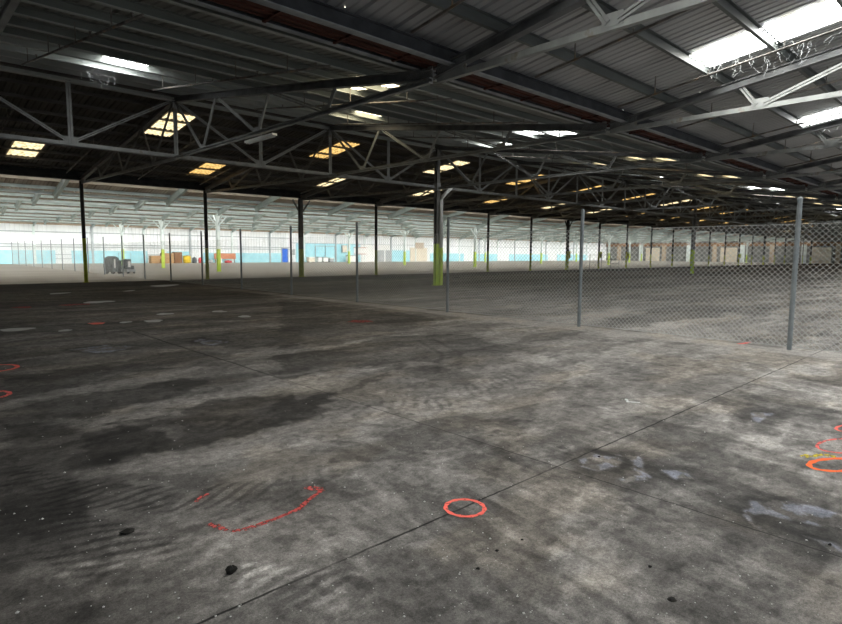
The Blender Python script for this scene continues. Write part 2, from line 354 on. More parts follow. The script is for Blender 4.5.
    fc = np.stack([idx[:-1, :-1], idx[1:, :-1], idx[1:, 1:], idx[:-1, 1:]], -1).reshape(-1, 4)
    me = bpy.data.meshes.new('floor'); me.vertices.add(len(co)); me.vertices.foreach_set('co', co.ravel())
    me.loops.add(fc.size); me.loops.foreach_set('vertex_index', fc.ravel()); me.polygons.add(len(fc))
    me.polygons.foreach_set('loop_start', np.arange(0, fc.size, 4)); me.polygons.foreach_set('loop_total', np.full(len(fc), 4)); me.update()
    at = me.color_attributes.new('stain', 'FLOAT_COLOR', 'POINT')
    at.data.foreach_set('color', np.stack([R, Gc, Bc, blue], -1).ravel().astype(np.float32))
    o = bpy.data.objects.new('floor', me); COL.objects.link(o); tag(o, 'dark stained concrete floor of the near hall', kind='structure')
    m, nt, b = nodes('stained_concrete'); L = nt.links
    a = N(nt, 'ShaderNodeAttribute', attribute_name='stain')
    tc = N(nt, 'ShaderNodeTexCoord'); cur = a.outputs['Color']
    for sc_, lo, hi, mn, mx in [(16, .3, .7, .62, 1.4), (70, .32, .68, .68, 1.36), (5, .3, .7, .82, 1.18), (190, .34, .66, .66, 1.36)]:
        no = N(nt, 'ShaderNodeTexNoise'); no.inputs['Scale'].default_value = sc_; no.inputs['Detail'].default_value = 6; no.inputs['Roughness'].default_value = .65
        L.new(tc.outputs['Object'], no.inputs['Vector'])
        mr = N(nt, 'ShaderNodeMapRange'); mr.inputs[1].default_value = lo; mr.inputs[2].default_value = hi; mr.inputs[3].default_value = mn; mr.inputs[4].default_value = mx
        L.new(no.outputs['Fac'], mr.inputs[0]); mu = N(nt, 'ShaderNodeVectorMath', operation='SCALE'); L.new(cur, mu.inputs[0]); L.new(mr.outputs[0], mu.inputs['Scale']); cur = mu.outputs[0]
    sx = N(nt, 'ShaderNodeSeparateXYZ'); L.new(tc.outputs['Object'], sx.inputs[0])
    wob = N(nt, 'ShaderNodeTexNoise'); wob.inputs['Scale'].default_value = 7; wob.inputs['Detail'].default_value = 4; L.new(tc.outputs['Object'], wob.inputs['Vector'])
    brk = N(nt, 'ShaderNodeTexNoise'); brk.inputs['Scale'].default_value = 1.7; brk.inputs['Detail'].default_value = 3; L.new(tc.outputs['Object'], brk.inputs['Vector'])
    def mth(op, a, b_=None):
        q = N(nt, 'ShaderNodeMath', operation=op)
        for i_, v_ in ((0, a), (1, b_)):
            if v_ is None: continue
            if hasattr(v_, 'is_linked'): L.new(v_, q.inputs[i_])
            else: q.inputs[i_].default_value = v_
        return q.outputs[0]
    wb_ = mth('MULTIPLY', mth('SUBTRACT', wob.outputs['Fac'], .5), .022)
    for val, ax, w_, k_ in [(2.26, 1, .0075, .9), (3.5, 0, .006, .75), (9.6, 0, .008, .45), (-2.6, 0, .006, .5), (8.36, 1, .012, .5), (14.4, 1, .02, .45), (20.5, 1, .03, .4)]:
        dd = mth('ABSOLUTE', mth('ADD', mth('SUBTRACT', sx.outputs[ax], val), wb_))
        mr = N(nt, 'ShaderNodeMapRange', interpolation_type='SMOOTHSTEP'); mr.inputs[1].default_value = w_*.5; mr.inputs[2].default_value = w_*1.5; mr.inputs[3].default_value = 1; mr.inputs[4].default_value = 0
        L.new(dd, mr.inputs[0])
        f2 = N(nt, 'ShaderNodeMapRange'); f2.inputs[1].default_value = .32; f2.inputs[2].default_value = .52; f2.inputs[3].default_value = .45; f2.inputs[4].default_value = 1; L.new(brk.outputs['Fac'], f2.inputs[0])
        fac = mth('SUBTRACT', 1.0, mth('MULTIPLY', mth('MULTIPLY', mr.outputs[0], f2.outputs[0]), k_))
        mu = N(nt, 'ShaderNodeVectorMath', operation='SCALE'); L.new(cur, mu.inputs[0]); L.new(fac, mu.inputs['Scale']); cur = mu.outputs[0]
    L.new(cur, b.inputs['Base Color']); b.inputs['Roughness'].default_value = .72; b.inputs['Specular IOR Level'].default_value = .18
    bp = N(nt, 'ShaderNodeBump'); bp.inputs['Strength'].default_value = .25; bp.inputs['Distance'].default_value = .006
    n2 = N(nt, 'ShaderNodeTexNoise'); n2.inputs['Scale'].default_value = 45; n2.inputs['Detail'].default_value = 5; L.new(tc.outputs['Object'], n2.inputs['Vector'])
    L.new(n2.outputs['Fac'], bp.inputs['Height']); L.new(bp.outputs[0], b.inputs['Normal'])
    me.materials.append(m)
make_floor()

m, nt, b = nodes('clean_concrete'); L = nt.links
tc = N(nt, 'ShaderNodeTexCoord'); mp = N(nt, 'ShaderNodeMapping'); mp.inputs['Scale'].default_value = (.06, .8, 1); L.new(tc.outputs['Object'], mp.inputs['Vector'])
no = N(nt, 'ShaderNodeTexNoise'); no.inputs['Scale'].default_value = 1; no.inputs['Detail'].default_value = 5; L.new(mp.outputs[0], no.inputs['Vector'])
r = N(nt, 'ShaderNodeValToRGB'); r.color_ramp.elements[0].position = .3; r.color_ramp.elements[1].position = .7
r.color_ramp.elements[0].color = (.36,.345,.315,1); r.color_ramp.elements[1].color = (.48,.465,.43,1)
L.new(no.outputs['Fac'], r.inputs['Fac']); L.new(r.outputs[0], b.inputs['Base Color']); b.inputs['Roughness'].default_value = .6; b.inputs['Specular IOR Level'].default_value = .25
M['hall_floor'] = m
tag(MB().box((UMIN, VA, -.2), (UMAX, VW+.3, -.001)).build('floor', M['hall_floor']), 'pale concrete floor of the bright hall', kind='structure')

# ------------------------------------------------------------------ roof lines
def zt(v):
    """top chord axis"""
    vals = sorted(ZV)
    best = min(vals, key=lambda q: abs(q-v)); d = abs(v-best)
    return ZV[best] + (ZR-ZV[best])*min(d/HALF, 1)
PUR_B, SHEET = .10, .31          # purlin underside and sheet above the chord axis

def sheet(va, vb, mat, label, za=None, zb=None):
    """one corrugated slope between two lines"""
    mb = MB(); p = .19; n = int((UMAX-UMIN)/p); h = .018
    z0, z1 = (zt(va)+SHEET if za is None else za), (zt(vb)+SHEET if zb is None else zb); vs = []; us = []
    for i in range(n):
        u = UMIN+i*p; hh = h*2.4 if i % 4 == 3 else h; us += [(u, 0), (u+.11, 0), (u+.125, hh), (u+.165, hh)]
    us.append((UMAX, 0))
    vs = [(u, va, z0+d) for u, d in us] + [(u, vb, z1+d) for u, d in us]; k = len(us)
    mb.add(vs, [(i, i+1, k+i+1, k+i) for i in range(k-1)])
    o = mb.build('ceiling', mat); tag(o, label, kind='structure'); return o
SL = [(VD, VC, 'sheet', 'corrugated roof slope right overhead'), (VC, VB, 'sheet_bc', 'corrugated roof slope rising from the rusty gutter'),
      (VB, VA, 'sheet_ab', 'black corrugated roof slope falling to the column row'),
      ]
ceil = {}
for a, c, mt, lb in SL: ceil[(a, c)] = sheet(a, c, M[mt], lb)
for k, v in enumerate(TEETH):
    sheet(v, v+BAY, M['sheet_hall'], f'pale saw-tooth roof slope of the bright hall, {nth(k)} one', ZPK, ZLOW)
    # the tall side of each tooth is glazed and faces away from the near hall
    zl = 5.34 if k == 0 else ZLOW+.02
    wn = MB().box((UMIN, v-.02, zl+.05), (UMAX, v, ZPK-.06)).build(f'window_{k+1}', M['sky_hall']); tag(wn, f'long glazed band in the tall side of the {nth(k)} roof tooth', kind='structure')
    fr = MB()
    for z in (zl, (zl+ZPK)/2, ZPK-.06): fr.box((UMIN, v-.03, z), (UMAX, v+.02, z+.05))
    for q in range(52): fr.box((UMIN+q*3.048, v-.03, zl), (UMIN+q*3.048+.05, v+.02, ZPK))
    fr.build('window_frame', M['pale'], wn)
# daylight pricks through nail holes
hm = MB()
for x, y in [(345,7),(397,68),(450,50),(493,24),(623,110),(700,92),(770,140)]:
    d = FW*F_PX + RT*(x-421) + UP2*(312-y); sgn = 1 if (x, y) in [(397,68)] else -1
    s = (ZR-ZV[VC])/HALF*sgn; z0 = ZV[VC]+SHEET-.012
    t = (z0 - s*VC - CAM_H)/(d.z - s*d.y); p = d*t; p.z += CAM_H
    hm.box((p.x-.007, p.y-.007, p.z-.004), (p.x+.007, p.y+.007, p.z))
hm.build('nail_hole', M['hole'], ceil[(VD, VC)])

fl = MB().box((UMIN, VA-.12, 5.12), (UMAX, VA-.09, 5.335)).build('trim', M['col_dark']); tag(fl, 'black flashing above the column tops', kind='structure')
# purlins
def purlin_row(va, vb, first, mat, where, n=10, dep=.2, flange=None, pale_from=99):
    """va = valley line, vb = ridge line"""
    sg = 1 if vb > va else -1
    for k in range(n):
        d = first + 1.22*k
        if d > HALF-.05: break
        v = va + sg*d; z = zt(v)+SHEET-.01-dep/2
        m_ = M['purlin_pale'] if k >= pale_from else mat
        o = MB().channel((UMIN, 0, 0), (UMAX, 0, 0), .07, dep).build('roof_purlin', m_, loc=(0, v, z))
        if flange: MB().box((UMIN, -.075, -dep/2-.014), (UMAX, .005, -dep/2-.001)).build('bottom_flange', M[flange], o)  # paler than the web: the lit lower edge is put into its colour
        tag(o, f'steel purlin under the {where}, {nth(k)} from its low edge', 'purlin', f'purlins of the {where}')
purlin_row(VC, VD, 1.42, M['purlin_cd'], 'roof slope right overhead')
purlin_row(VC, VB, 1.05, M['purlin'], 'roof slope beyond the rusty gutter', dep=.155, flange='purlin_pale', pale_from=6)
purlin_row(VA, VB, .85, M['purlin_dark'], 'black roof slope before the bright hall', dep=.1)
for k, v in enumerate(TEETH):
    for q, f in enumerate((.2, .42, .64, .86)):
        vv = v+BAY*f; z = ZPK+(ZLOW-ZPK)*f-.1
        o = MB().channel((UMIN, vv, z), (UMAX, vv, z), .08, .17).build('roof_purlin', M['tan_steel' if q % 2 == 0 else 'pale_mid'])
        tag(o, f'pale purlin under the {nth(k)} saw-tooth slope of the bright hall, {nth(q)} from its peak', 'purlin', 'purlins of the bright hall')

# valley gutter and its two edge beams
g = empty('valley_gutter', (0, VC, ZV[VC]+.2)); tag(g, 'rusted red steel valley gutter running along the low line of the dark roof', 'gutter')
mb = MB(); w = .33
mb.ext([(-w,.07),(-w,-.02),(-.12,-.05),(.12,-.05),(w,-.02),(w,.07),(w-.02,.07),(w-.02,-.01),(.12,-.035),(-.12,-.035),(-w+.02,-.01),(-w+.02,.07)], (UMIN, 0, 0), (UMAX, 0, 0)).build('trough', M['rust'], g)
for k in range(60):
    u = UMIN+1.22*k+.4; MB().box((u, -.34, -.085), (u+.05, .34, -.05)).build('strap', M['rust_dark'], g)
for y in (-.2, .02, .19): MB().box((UMIN, y-.014, -.075), (UMAX, y+.014, -.05)).build('rib', M['rust_dark'], g)
for dv, nm, hh, ww in ((-.44, 'overhead', .22, .14), (.40, 'far', .09, .1)):
    z = ZV[VC]+.23-hh/2+(.04 if dv < 0 else 0)
    o = MB().ibeam((UMIN, VC+dv, z), (UMAX, VC+dv, z), ww, hh, .016).build('valley_beam', M['beam_dark'])
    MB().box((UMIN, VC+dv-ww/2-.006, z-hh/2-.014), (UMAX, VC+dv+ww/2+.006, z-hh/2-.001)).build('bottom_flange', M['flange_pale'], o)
    tag(o, f'grey flanged steel beam on the {nm} side of the rusty gutter', 'beam', 'valley beams', 'thing')
o = MB().ibeam((UMIN, VA, 5.07), (UMAX, VA, 5.07), .2, .28, .02).build('eave_beam', M['col_dark']); tag(o, 'black beam along the column tops between dark and bright hall', 'beam', kind='thing')
for k, v in enumerate(TEETH[1:]):
    o = MB().ibeam((UMIN, v, ZLOW-.11), (UMAX, v, ZLOW-.11), .2, .14, .02).build('hall_beam', M['pale'])
    tag(o, f'pale valley beam of the bright hall, {nth(k)} behind the black column row', 'beam', 'valley beams of the bright hall', 'thing')

# ------------------------------------------------------------------ roof trusses across the hall
def half_truss(t, vr, vv, zb_r, zb_v, mat, heavy=1.0):
    """half truss from ridge line vr down to valley line vv, local u = 0"""
    sg = 1 if vv > vr else -1
    P = lambda s, z: (0, vr+sg*s, z)
    top = lambda s: ZR + (zt(vv)-ZR)*s/HALF - .02
    bot = lambda s: zb_r + (zb_v-zb_r)*s/HALF
    MB().ibeam(P(-.0, top(0)), P(HALF-.05, top(HALF-.05)), .15*heavy, .17*heavy, .02).build('top_chord', M['truss_top'] if mat is M['truss'] else mat, t)
    MB().channel(P(-.0, bot(0)), P(HALF-.05, bot(HALF-.05)), .09*heavy, .10*heavy, .02).build('bottom_chord', mat, t)
    for s0, a0, s1, a1 in [(.15,1,2.1,0),(2.2,0,3.15,1),(3.35,1,5.55,0),(5.7,0,6.25,1),(6.5,1,8.7,0),(8.85,0,9.15,1)]:
        p = P(s0, (top(s0)-.08) if a0 else bot(s0)+.05); q = P(s1, (top(s1)-.08) if a1 else bot(s1)+.05)
        MB().angle_pair(p, q, .05*heavy, .01, (1, 0, 0)).build('web_member', mat, t)
    for s, z in ((2.15, bot(2.15)+.08), (5.62, bot(5.62)+.08), (8.78, bot(8.78)+.08)):
        MB().box((-.008, vr+sg*s-.16, z-.09), (.008, vr+sg*s+.16, z+.09)).build('gusset_plate', mat, t)
    s = HALF-.75
    MB().box((-.01, min(vr+sg*s, vr+sg*(HALF-.06)), bot(s)-.05), (.01, max(vr+sg*s, vr+sg*(HALF-.06)), top(s)+.05)).build('gusset_plate', mat, t)
def where(n):
    if n == -1: return 'nearest one, crossing before the black column at the left edge'
NFR = range(-1, 23)
protoBC = empty('roof_truss', (U0-BAY, 0, 0)); half_truss(protoBC, VB, VC, 4.62, 4.60, M['truss'])
half_truss(protoBC, VB, VA, 4.62, 4.84, M['truss_far'])
protoCD = empty('roof_truss', (U0-BAY, 0, 0)); half_truss(protoCD, VD, VC, 4.64, 4.60, M['truss'])
for i, n in enumerate(NFR):
    o = protoBC if i == 0 else copy_tree(protoBC); o.location.x = U0+n*BAY+(.14 if n < 0 else 0)
    tag(o, f'webbed steel truss from column row to rusty gutter, {nth(i)} from the near end', 'truss', 'trusses between the column row and the gutter')
    o = protoCD if i == 0 else copy_tree(protoCD); o.location.x = U0+n*BAY+(.14 if n < 0 else 0)
    tag(o, f'webbed steel truss above the near floor, {nth(i)} one along the rusty gutter', 'truss', 'trusses above the near floor')
# bright hall: a pale rafter under every tooth in each bay
f1 = empty('roof_frame', (U0-BAY, VA, 0))
for k in range(8):
    MB().ibeam((0, BAY*k+.15, ZPK-.36), (0, BAY*(k+1)-.13, ZLOW-.33), .17, .36, .025).build('rafter', M['pale_mid'], f1)
for i, n in enumerate(NFR):
    o = f1 if i == 0 else copy_tree(f1); o.location.x = U0+n*BAY
    tag(o, f'line of pale sloping rafters across the bright hall, {nth(i)} from the near end', 'roof frame', 'rafter lines of the bright hall')

# ------------------------------------------------------------------ lengthwise ridge trusses on the inner columns
def ridge_truss():
    t = empty('ridge_truss', (0, VB, 0)); L5 = 5*BAY; zb, ztp = 4.68, 6.5
    MB().angle_pair((.2, 0, ztp), (L5-.2, 0, ztp), .12, .016).build('top_chord', M['purlin_pale'], t)
    MB().angle_pair((.2, 0, zb), (L5-.2, 0, zb), .12, .016).build('bottom_chord', M['truss'], t)
    for k in range(1, 10):
        u = k*BAY/2
        MB().angle_pair((u, 0, zb), (u, 0, ztp), .075, .012, (0, 1, 0)).build('post', M['truss'], t)
        if k % 2 == 1:
            for dd in (-1, 1):
                MB().angle_pair((u+dd*.12, 0, zb+.1), (u+dd*(BAY/2-.15), 0, ztp-.1), .05, .01, (0, 1, 0)).build('diagonal', M['truss'], t)
            MB().box((u-.2, -.012, zb-.05), (u+.2, .012, zb+.2)).build('gusset_plate', M['truss'], t)
    return t
rt = ridge_truss(); spans = [-3, 2, 7, 12, 17]
for i, n in enumerate(spans):
    o = rt if i == 0 else copy_tree(rt); o.location.x = U0+n*BAY
    tag(o, ['lengthwise ridge truss ending on the column with the downspout', 'lengthwise ridge truss running on from the column with the downspout'][i] if i < 2 else
        f'lengthwise ridge truss, {nth(i-1)} span past the column with the downspout', 'truss', 'lengthwise ridge trusses')

# ------------------------------------------------------------------ columns
def col(name, u, v, zft, ztop, wd, mats, label, group, brace=None, pipe=False, box=False, zb_max=9):
    c = empty(name, (u, v, 0)); lower, upper = mats
    h = wd
    def sh(z0, z1, mt, nm, k=1.0): MB().ibeam((0, 0, z0), (0, 0, z1), wd*k, h*k, max(.012, wd*.1), (0, 1, 0)).build(nm, mt, c)
    sh(zft, ztop, M[upper], 'shaft'); sh(.02, zft, M[lower], 'painted_foot', 1.0)
    MB().box((-wd*.8, -wd*.8, 0), (wd*.8, wd*.8, .02)).build('base_plate', M[lower], c)
    if brace:
        for dx, dy in brace:
            l = math.hypot(dx, dy)
            zk = min(ztop-.1, zb_max)
            MB().bar((0, 0, zk-.9), (dx, dy, zk), .07, .09).build('knee_brace', M[upper], c)
    if pipe:
        x0, y0 = .12, -.19
        MB().tube([(x0, y0, 1.75), (x0, y0, 4.05), (x0+.03, y0-.05, 4.22), (x0+.27, y0-.4, 4.66)], .085, 12).build('downspout', M['pvc'], c, smooth=True)
        MB().lathe([(.098, .02), (.098, 1.8), (.07, 1.8)], 14, (x0, y0, 0)).build('pipe_guard', M['lime_b'], c, smooth=False)
        MB().box((-.13, -.13, 4.5), (.13, .13, 4.86)).build('cap_plate', M['truss'], c)
    if box: MB().box((-.22, -.3, 1.15), (.12, -.08, 1.85)).build('extinguisher_box', M['lime_old'], c)
    tag(c, label, 'column', group, 'thing'); return c
for n in range(0, 23):
    u = U0+n*BAY; main = n % 5 == 2; wd = .23 if main else .14
    nm = 'left of the fence beside the wheeled machines' if n == 0 else f'{nth(n-1)} past the fence on the hall edge'
    foot = 2.15 if n == 0 else 1.75 if n < 6 else 1.6
    col('hall_edge_column', u, VA, foot, 4.92, wd, ('lime_old', 'col_grey' if n == 2 else 'col_dark'),
        f'{"thick" if main else "slim"} black column with lime foot, {nm}', 'columns on the edge of the bright hall',
        brace=[(.7, 0), (-.55, 0)] if main else None, box=n in (7, 8, 9, 12, 15))
for i, n in enumerate((2, 7, 12, 17, 22)):
    col('ridge_column', U0+n*BAY, VB, 2.0, 6.45, .2, ('lime_b', 'col_grey'),
        'grey steel column with bright lime foot and grey downspout by the fence' if i == 0 else f'dark column with bright lime foot under the dark ridge, {nth(i-1)} past the downspout column',
        'columns under the dark ridge', pipe=i == 0, brace=None if i == 0 else [(.8, 0), (-.8, 0)], zb_max=4.55)
for v, nm in ((VE, 'nearest'), (VF, 'middle'), (VG, 'farthest')):
    for i, n in enumerate((2, 7, 12, 17, 22)):
        col('pale_column', U0+n*BAY, v, 1.75, ZLOW-.36, .24, ('lime', 'pale'), f'pale column with lime foot in the bright hall, {nm} row, {nth(i)} along', 'columns inside the bright hall',
            brace=[(.8, 0), (-.8, 0), (0, -.8), (0, .8)])

# ------------------------------------------------------------------ roof lights
def rooflight(u, v0, v1, w=1.0):
    """a run of corrugated translucent sheet lying just under the roof sheet"""
    mb = MB(); n = 5; p = w/n; us = []
    for i in range(n): us += [(u-w/2+i*p, 0), (u-w/2+i*p+p*.5, 0), (u-w/2+i*p+p*.62, .022), (u-w/2+i*p+p*.88, .022)]
    us.append((u+w/2, 0)); k = len(us)
    z0, z1 = zt(v0)+SHEET-.03, zt(v1)+SHEET-.03
    mb.add([(a, v0, z0+d) for a, d in us]+[(a, v1, z1+d) for a, d in us], [(i, i+1, k+i+1, k+i) for i in range(k-1)])
    return mb
def lights(valley, ridge, low, high, mats, where, u_low, u_high, umax=UMAX-1):
    """low/high: (distance from valley start, end)"""
    sg = 1 if ridge > valley else -1; cnt = {0: 0, 1: 0}
    for hi in (0, 1):
        u = u_high if hi else u_low; d0, d1 = high if hi else low; i = 0
        while u < umax:
            va, vb = sorted((valley+sg*d0, valley+sg*d1))
            o = rooflight(u, va, vb).build('skylight_sheet', M[mats(hi, i)])
            kind = {'sky_yellow': 'yellowed', 'sky_amber': 'amber', 'sky_cream': 'cream', 'sky_white': 'white', 'sky_clear': 'bright white', 'sky_hall': 'bright'}[mats(hi, i)]
            tag(o, f'{kind} skylight sheet in the {"upper" if hi else "lower"} line of the {where}, {nth(i)} along', 'skylight', f'skylights of the {where}')
            u += 7.62; i += 1
rs = random.Random(3)
pick = {}
def mAB(hi, i): return pick.setdefault(('a', hi, i), 'sky_yellow' if (hi == 0 and i == 0) or rs.random() < .5 else 'sky_amber') if not (hi == 0 and i == 1) else 'sky_amber'
lights(VA, VB, (1.75, 4.3), (7.35, 10.1), mAB, 'black roof slope', 4.72, 8.5)
def mBC(hi, i):
    fixed = {(1, 0): 'sky_white', (0, 0): 'sky_cream', (1, 1): 'sky_cream', (0, 1): 'sky_white', (1, 2): 'sky_white'}
    return fixed.get((hi, i)) or pick.setdefault(('b', hi, i), 'sky_yellow' if rs.random() < .8 else 'sky_white')
lights(VC, VB, (2.5, 5.2), (7.9, 9.4), mBC, 'slope past the gutter', 8.75, 4.8)
lights(VC, VD, (2.6, 6.3), (7.6, 10.2), lambda hi, i: 'sky_clear', 'slope overhead', 12.25-7.62, 8.4-7.62)
# ------------------------------------------------------------------ sprinkler lines
def sprinkler(u, va, vb, label, group):
    za, zb = zt(va)-.13, zt(vb)-.13
    t = empty('sprinkler_pipe', (u, va, za)); y1, z1 = vb-va, zb-za
    MB().tube([(0, 0, 0), (0, y1, z1)], .022, 8).build('pipe', M['pipe'], t, smooth=True)
    L_ = abs(y1); k = 0; n = int(L_//2.4)
    for i in range(n+1):
        f = (i+.35)/(n+1); y, z = y1*f, z1*f
        MB().box((-.008, y-.01, z), (.008, y+.01, z+.36)).build('hanger', M['pipe'], t)
        f2 = (i+.8)/(n+1); y, z = y1*f2, z1*f2
        MB().lathe([(.012, .02), (.012, .075), (.028, .08), (.028, .086)], 8, (0, y, z)).build('sprinkler_head', M['pipe'], t)
    tag(t, label, 'pipe', group)
for k in range(14):
    u = 2.85+3.05*k
    sprinkler(u, 17.2, 8.6, f'thin sprinkler pipe under the slope past the gutter, {nth(k)} along', 'sprinkler pipes past the gutter')
    sprinkler(u, 6.5, -.5, f'thin sprinkler pipe under the slope overhead, {nth(k)} along', 'sprinkler pipes overhead')
    sprinkler(u+.6, 30.4, 22.5, f'thin sprinkler pipe under the black slope before the bright hall, {nth(k)} along', 'sprinkler pipes under the black slope')

# strip light clipped under the first truss chord
t = empty('ceiling_strip_light', (U0, 14.0, 4.44)); tag(t, 'white strip light fixed under the chord of a dark roof truss', 'light fixture')
MB().box((-.07, -.75, 0), (.07, .75, .06)).build('housing', M['white'], t, bevel=.008)
for s in (-1, 1): MB().tube([(s*.035, -.7, -.015), (s*.035, .7, -.015)], .014, 8).build('tube', M['white'], t, smooth=True)

# dusty strands hanging by the skylights
def strands(loc, span, n, seed, label):
    rr = random.Random(seed); mb = MB()
    for i in range(n):
        x = rr.uniform(-span[0], span[0]); y = rr.uniform(-span[1], span[1]); pts = [(x, y, 0)]; z = 0
        for k in range(rr.randint(3, 7)):
            z -= rr.uniform(.02, .09); x += rr.uniform(-.05, .05); y += rr.uniform(-.06, .06); pts.append((x, y, z))
        mb.tube(pts, rr.uniform(.0012, .0032), 4)
    o = mb.build('hanging_strands', M['cobweb'], loc=loc); tag(o, label, 'cobweb', kind='stuff'); return o
strands((4.4, 16.4, zt(16.4)+.05), (.35, .5), 22, 1, 'torn dusty strands hanging under the white skylight')
strands((12.35, 3.4, zt(3.4)+.02), (.25, 1.4), 44, 2, 'dusty strands along the big skylight overhead')
strands((19.9, 3.6, zt(3.6)+.0), (.3, .8), 22, 4, 'dusty strands below the farther skylight overhead')

# ------------------------------------------------------------------ chain-link fence
fence = empty('chain_link_fence', (FU, FV0, 0)); tag(fence, 'galvanised chain-link fence on grey posts crossing the hall to the far wall', 'fence')
def wires(v0, v1, zb, zt_, pitch, r):
    mb = MB(); H_ = zt_-zb; Lg = v1-v0
    for sg in (1, -1):
        k = -int(H_/pitch)-1
        while k*pitch < Lg:
            a = k*pitch; k += 1
            y0, y1 = max(a, 0), min(a+H_, Lg)
            if y1-y0 < .01: continue
            h0, h1 = y0-a, y1-a
            p = (sg*r*.6, v0+y0, zb+h0) if sg > 0 else (sg*r*.6, v0+y0, zt_-h0)
            q = (sg*r*.6, v0+y1, zb+h1) if sg > 0 else (sg*r*.6, v0+y1, zt_-h1)
            mb.bar(p, q, r*2, r*2, (1, 0, 0))
    for z in (zb, zt_): mb.bar((0, v0, z), (0, v1, z), r*2.4, r*2.4)
    return mb
kend = 19
for k in range(-1, kend+1):
    v = FS*k
    if k <= kend:
        MB().lathe([(.038, 0), (.038, FH-.03), (.042, FH-.03), (.042, FH-.005), (.02, FH+.02)], 10, (0, v, 0)).build('fence_post', M['galv'], fence, smooth=False)
    if k < kend and k >= -1:
        wires(v+.03, v+FS-.03, .05, MESH_H, .088, .0026 if k < 3 else .002 if k < 5 else .0015).build('mesh_panel', M['wire'], fence)

# ------------------------------------------------------------------ walls
def rib_wall(u0, u1, v, z0, z1, mat, p=.45):
    mb = MB(); us = []; u = u0
    while u < u1-p: us += [(u, 0), (u+p*.7, 0), (u+p*.76, -.05), (u+p*.94, -.05)]; u += p
    us.append((u1, 0)); k = len(us)
    mb.add([(a, v+d, z0) for a, d in us]+[(a, v+d, z1) for a, d in us], [(i, i+1, k+i+1, k+i) for i in range(k-1)])
    return mb
wf = rib_wall(UMIN, UMAX, VW, 0, 5.3, M['wall']).build('wall_far', M['wall']); tag(wf, 'white ribbed siding at the far side of the bright hall', kind='structure')
def trim(u0, u1, z0, z1, mat, d=.08, name='trim'):
    o = MB().box((u0, VW-.06-d, z0), (u1, VW-.05, z1)).build(name, mat); tag(o, kind='structure'); return o
trim(UMIN, UMAX, 4.62, 4.82, M['tan'], .2)
for z in (3.72, 2.25, 1.95): trim(UMIN, 47.5, z, z+.1, M['girt'], .1)
trim(47.5, UMAX, 3.0, 3.08, M['girt'], .1)
for n in range(-2, 23): trim(U0+n*BAY-.12, U0+n*BAY+.12, 0, 4.7, M['pale'] if n % 2 else M['girt'], .14)
for u0, u1, z1 in [(4,15.6,1.58),(17.3,26.1,1.58),(28.6,31.6,1.55),(33.6,45.9,1.4),(48.6,61.4,3.0),(68.3,73.0,2.05),(78.4,88,1.55),(91,99,1.5),(103,118,1.5),(122,136,1.5)]:
    trim(u0, u1, 0, z1, M['blue'], .05)
trim(61.6, 68.2, 0, 3.0, M['white'], .05)
for z in (.55, 1.05): trim(15.6, 17.3, z, z+.08, M['girt'], .08); trim(26.1, 28.6, z, z+.08, M['girt'], .08)
def door(n, u0, u1, z1, mat, handle=True):
    d = MB().box((u0, VW-.2, 0.0), (u1, VW-.12, z1)).build(f'door_{n}', mat); tag(d, kind='structure')
    fr = MB()
    for a, b_, z0, zz in ((u0-.1, u0, 0, z1+.1), (u1, u1+.1, 0, z1+.1), (u0, u1, z1, z1+.1)): fr.box((a, VW-.22, z0), (b_, VW-.1, zz))
    fr.build('door_frame', M['girt'], d)
    MB().box((u1-.2, VW-.25, 1.0), (u1-.12, VW-.2, 1.1)).build('door_handle', M['grey'], d)
door(1, 46.05, 47.05, 2.1, M['blue_door']); door(2, 52.2, 54.0, 2.55, M['blue']); door(3, 54.1, 55.9, 2.55, M['blue'])
door(4, 65.3, 66.6, 1.95, M['grey']); door(5, 67.2, 68.2, 1.95, M['grey'])
trim(73.1, 77.5, 0, 2.6, M['cream'], .06)
# end wall of the hall: grey block bays under a brown lintel
we = MB().box((UMAX, VD, 0), (UMAX+.3, VW+.3, 6.9)).build('wall_right', M['block']); tag(we, 'grey block end wall far down the hall', kind='structure')
o = MB().box((UMAX-.3, VA-6, 3.75), (UMAX, VW, 4.5)).build('trim', M['lintel']); tag(o, kind='structure')
for i in range(10):
    v = 22+i*BAY
    o = MB().box((UMAX-.45, v-.45, 0), (UMAX, v+.45, 4.0)).build('trim', M['tan'] if i % 2 else M['pale']); tag(o, kind='structure')
    if i % 3 == 1:
        o = MB().box((UMAX-.2, v+1.2, 0), (UMAX, v+4.8, 3.4)).build('trim', M['cream']); tag(o, kind='structure')
for nm, lo, hi in (('wall_left', (UMIN-.3, VD, 0), (UMIN, VW+.3, 6.9)),):
    o = MB().box(lo, hi).build(nm, M['block']); tag(o, kind='structure')
# wall behind the photographer with open loading doors
wb = MB(); doors = [(-4, 0), (4, 8), (12, 16), (20, 24), (28, 32), (36, 40)]
cuts = [UMIN] + [x for d in doors for x in d] + [UMAX]
for a, c in zip(cuts[::2], cuts[1::2]): wb.box((a, VD-.3, 0), (c, VD, 6.9))
for a, c in doors: wb.box((a, VD-.3, 4.0), (c, VD, 6.9))
o = wb.build('wall_back', M['block']); tag(o, kind='structure')

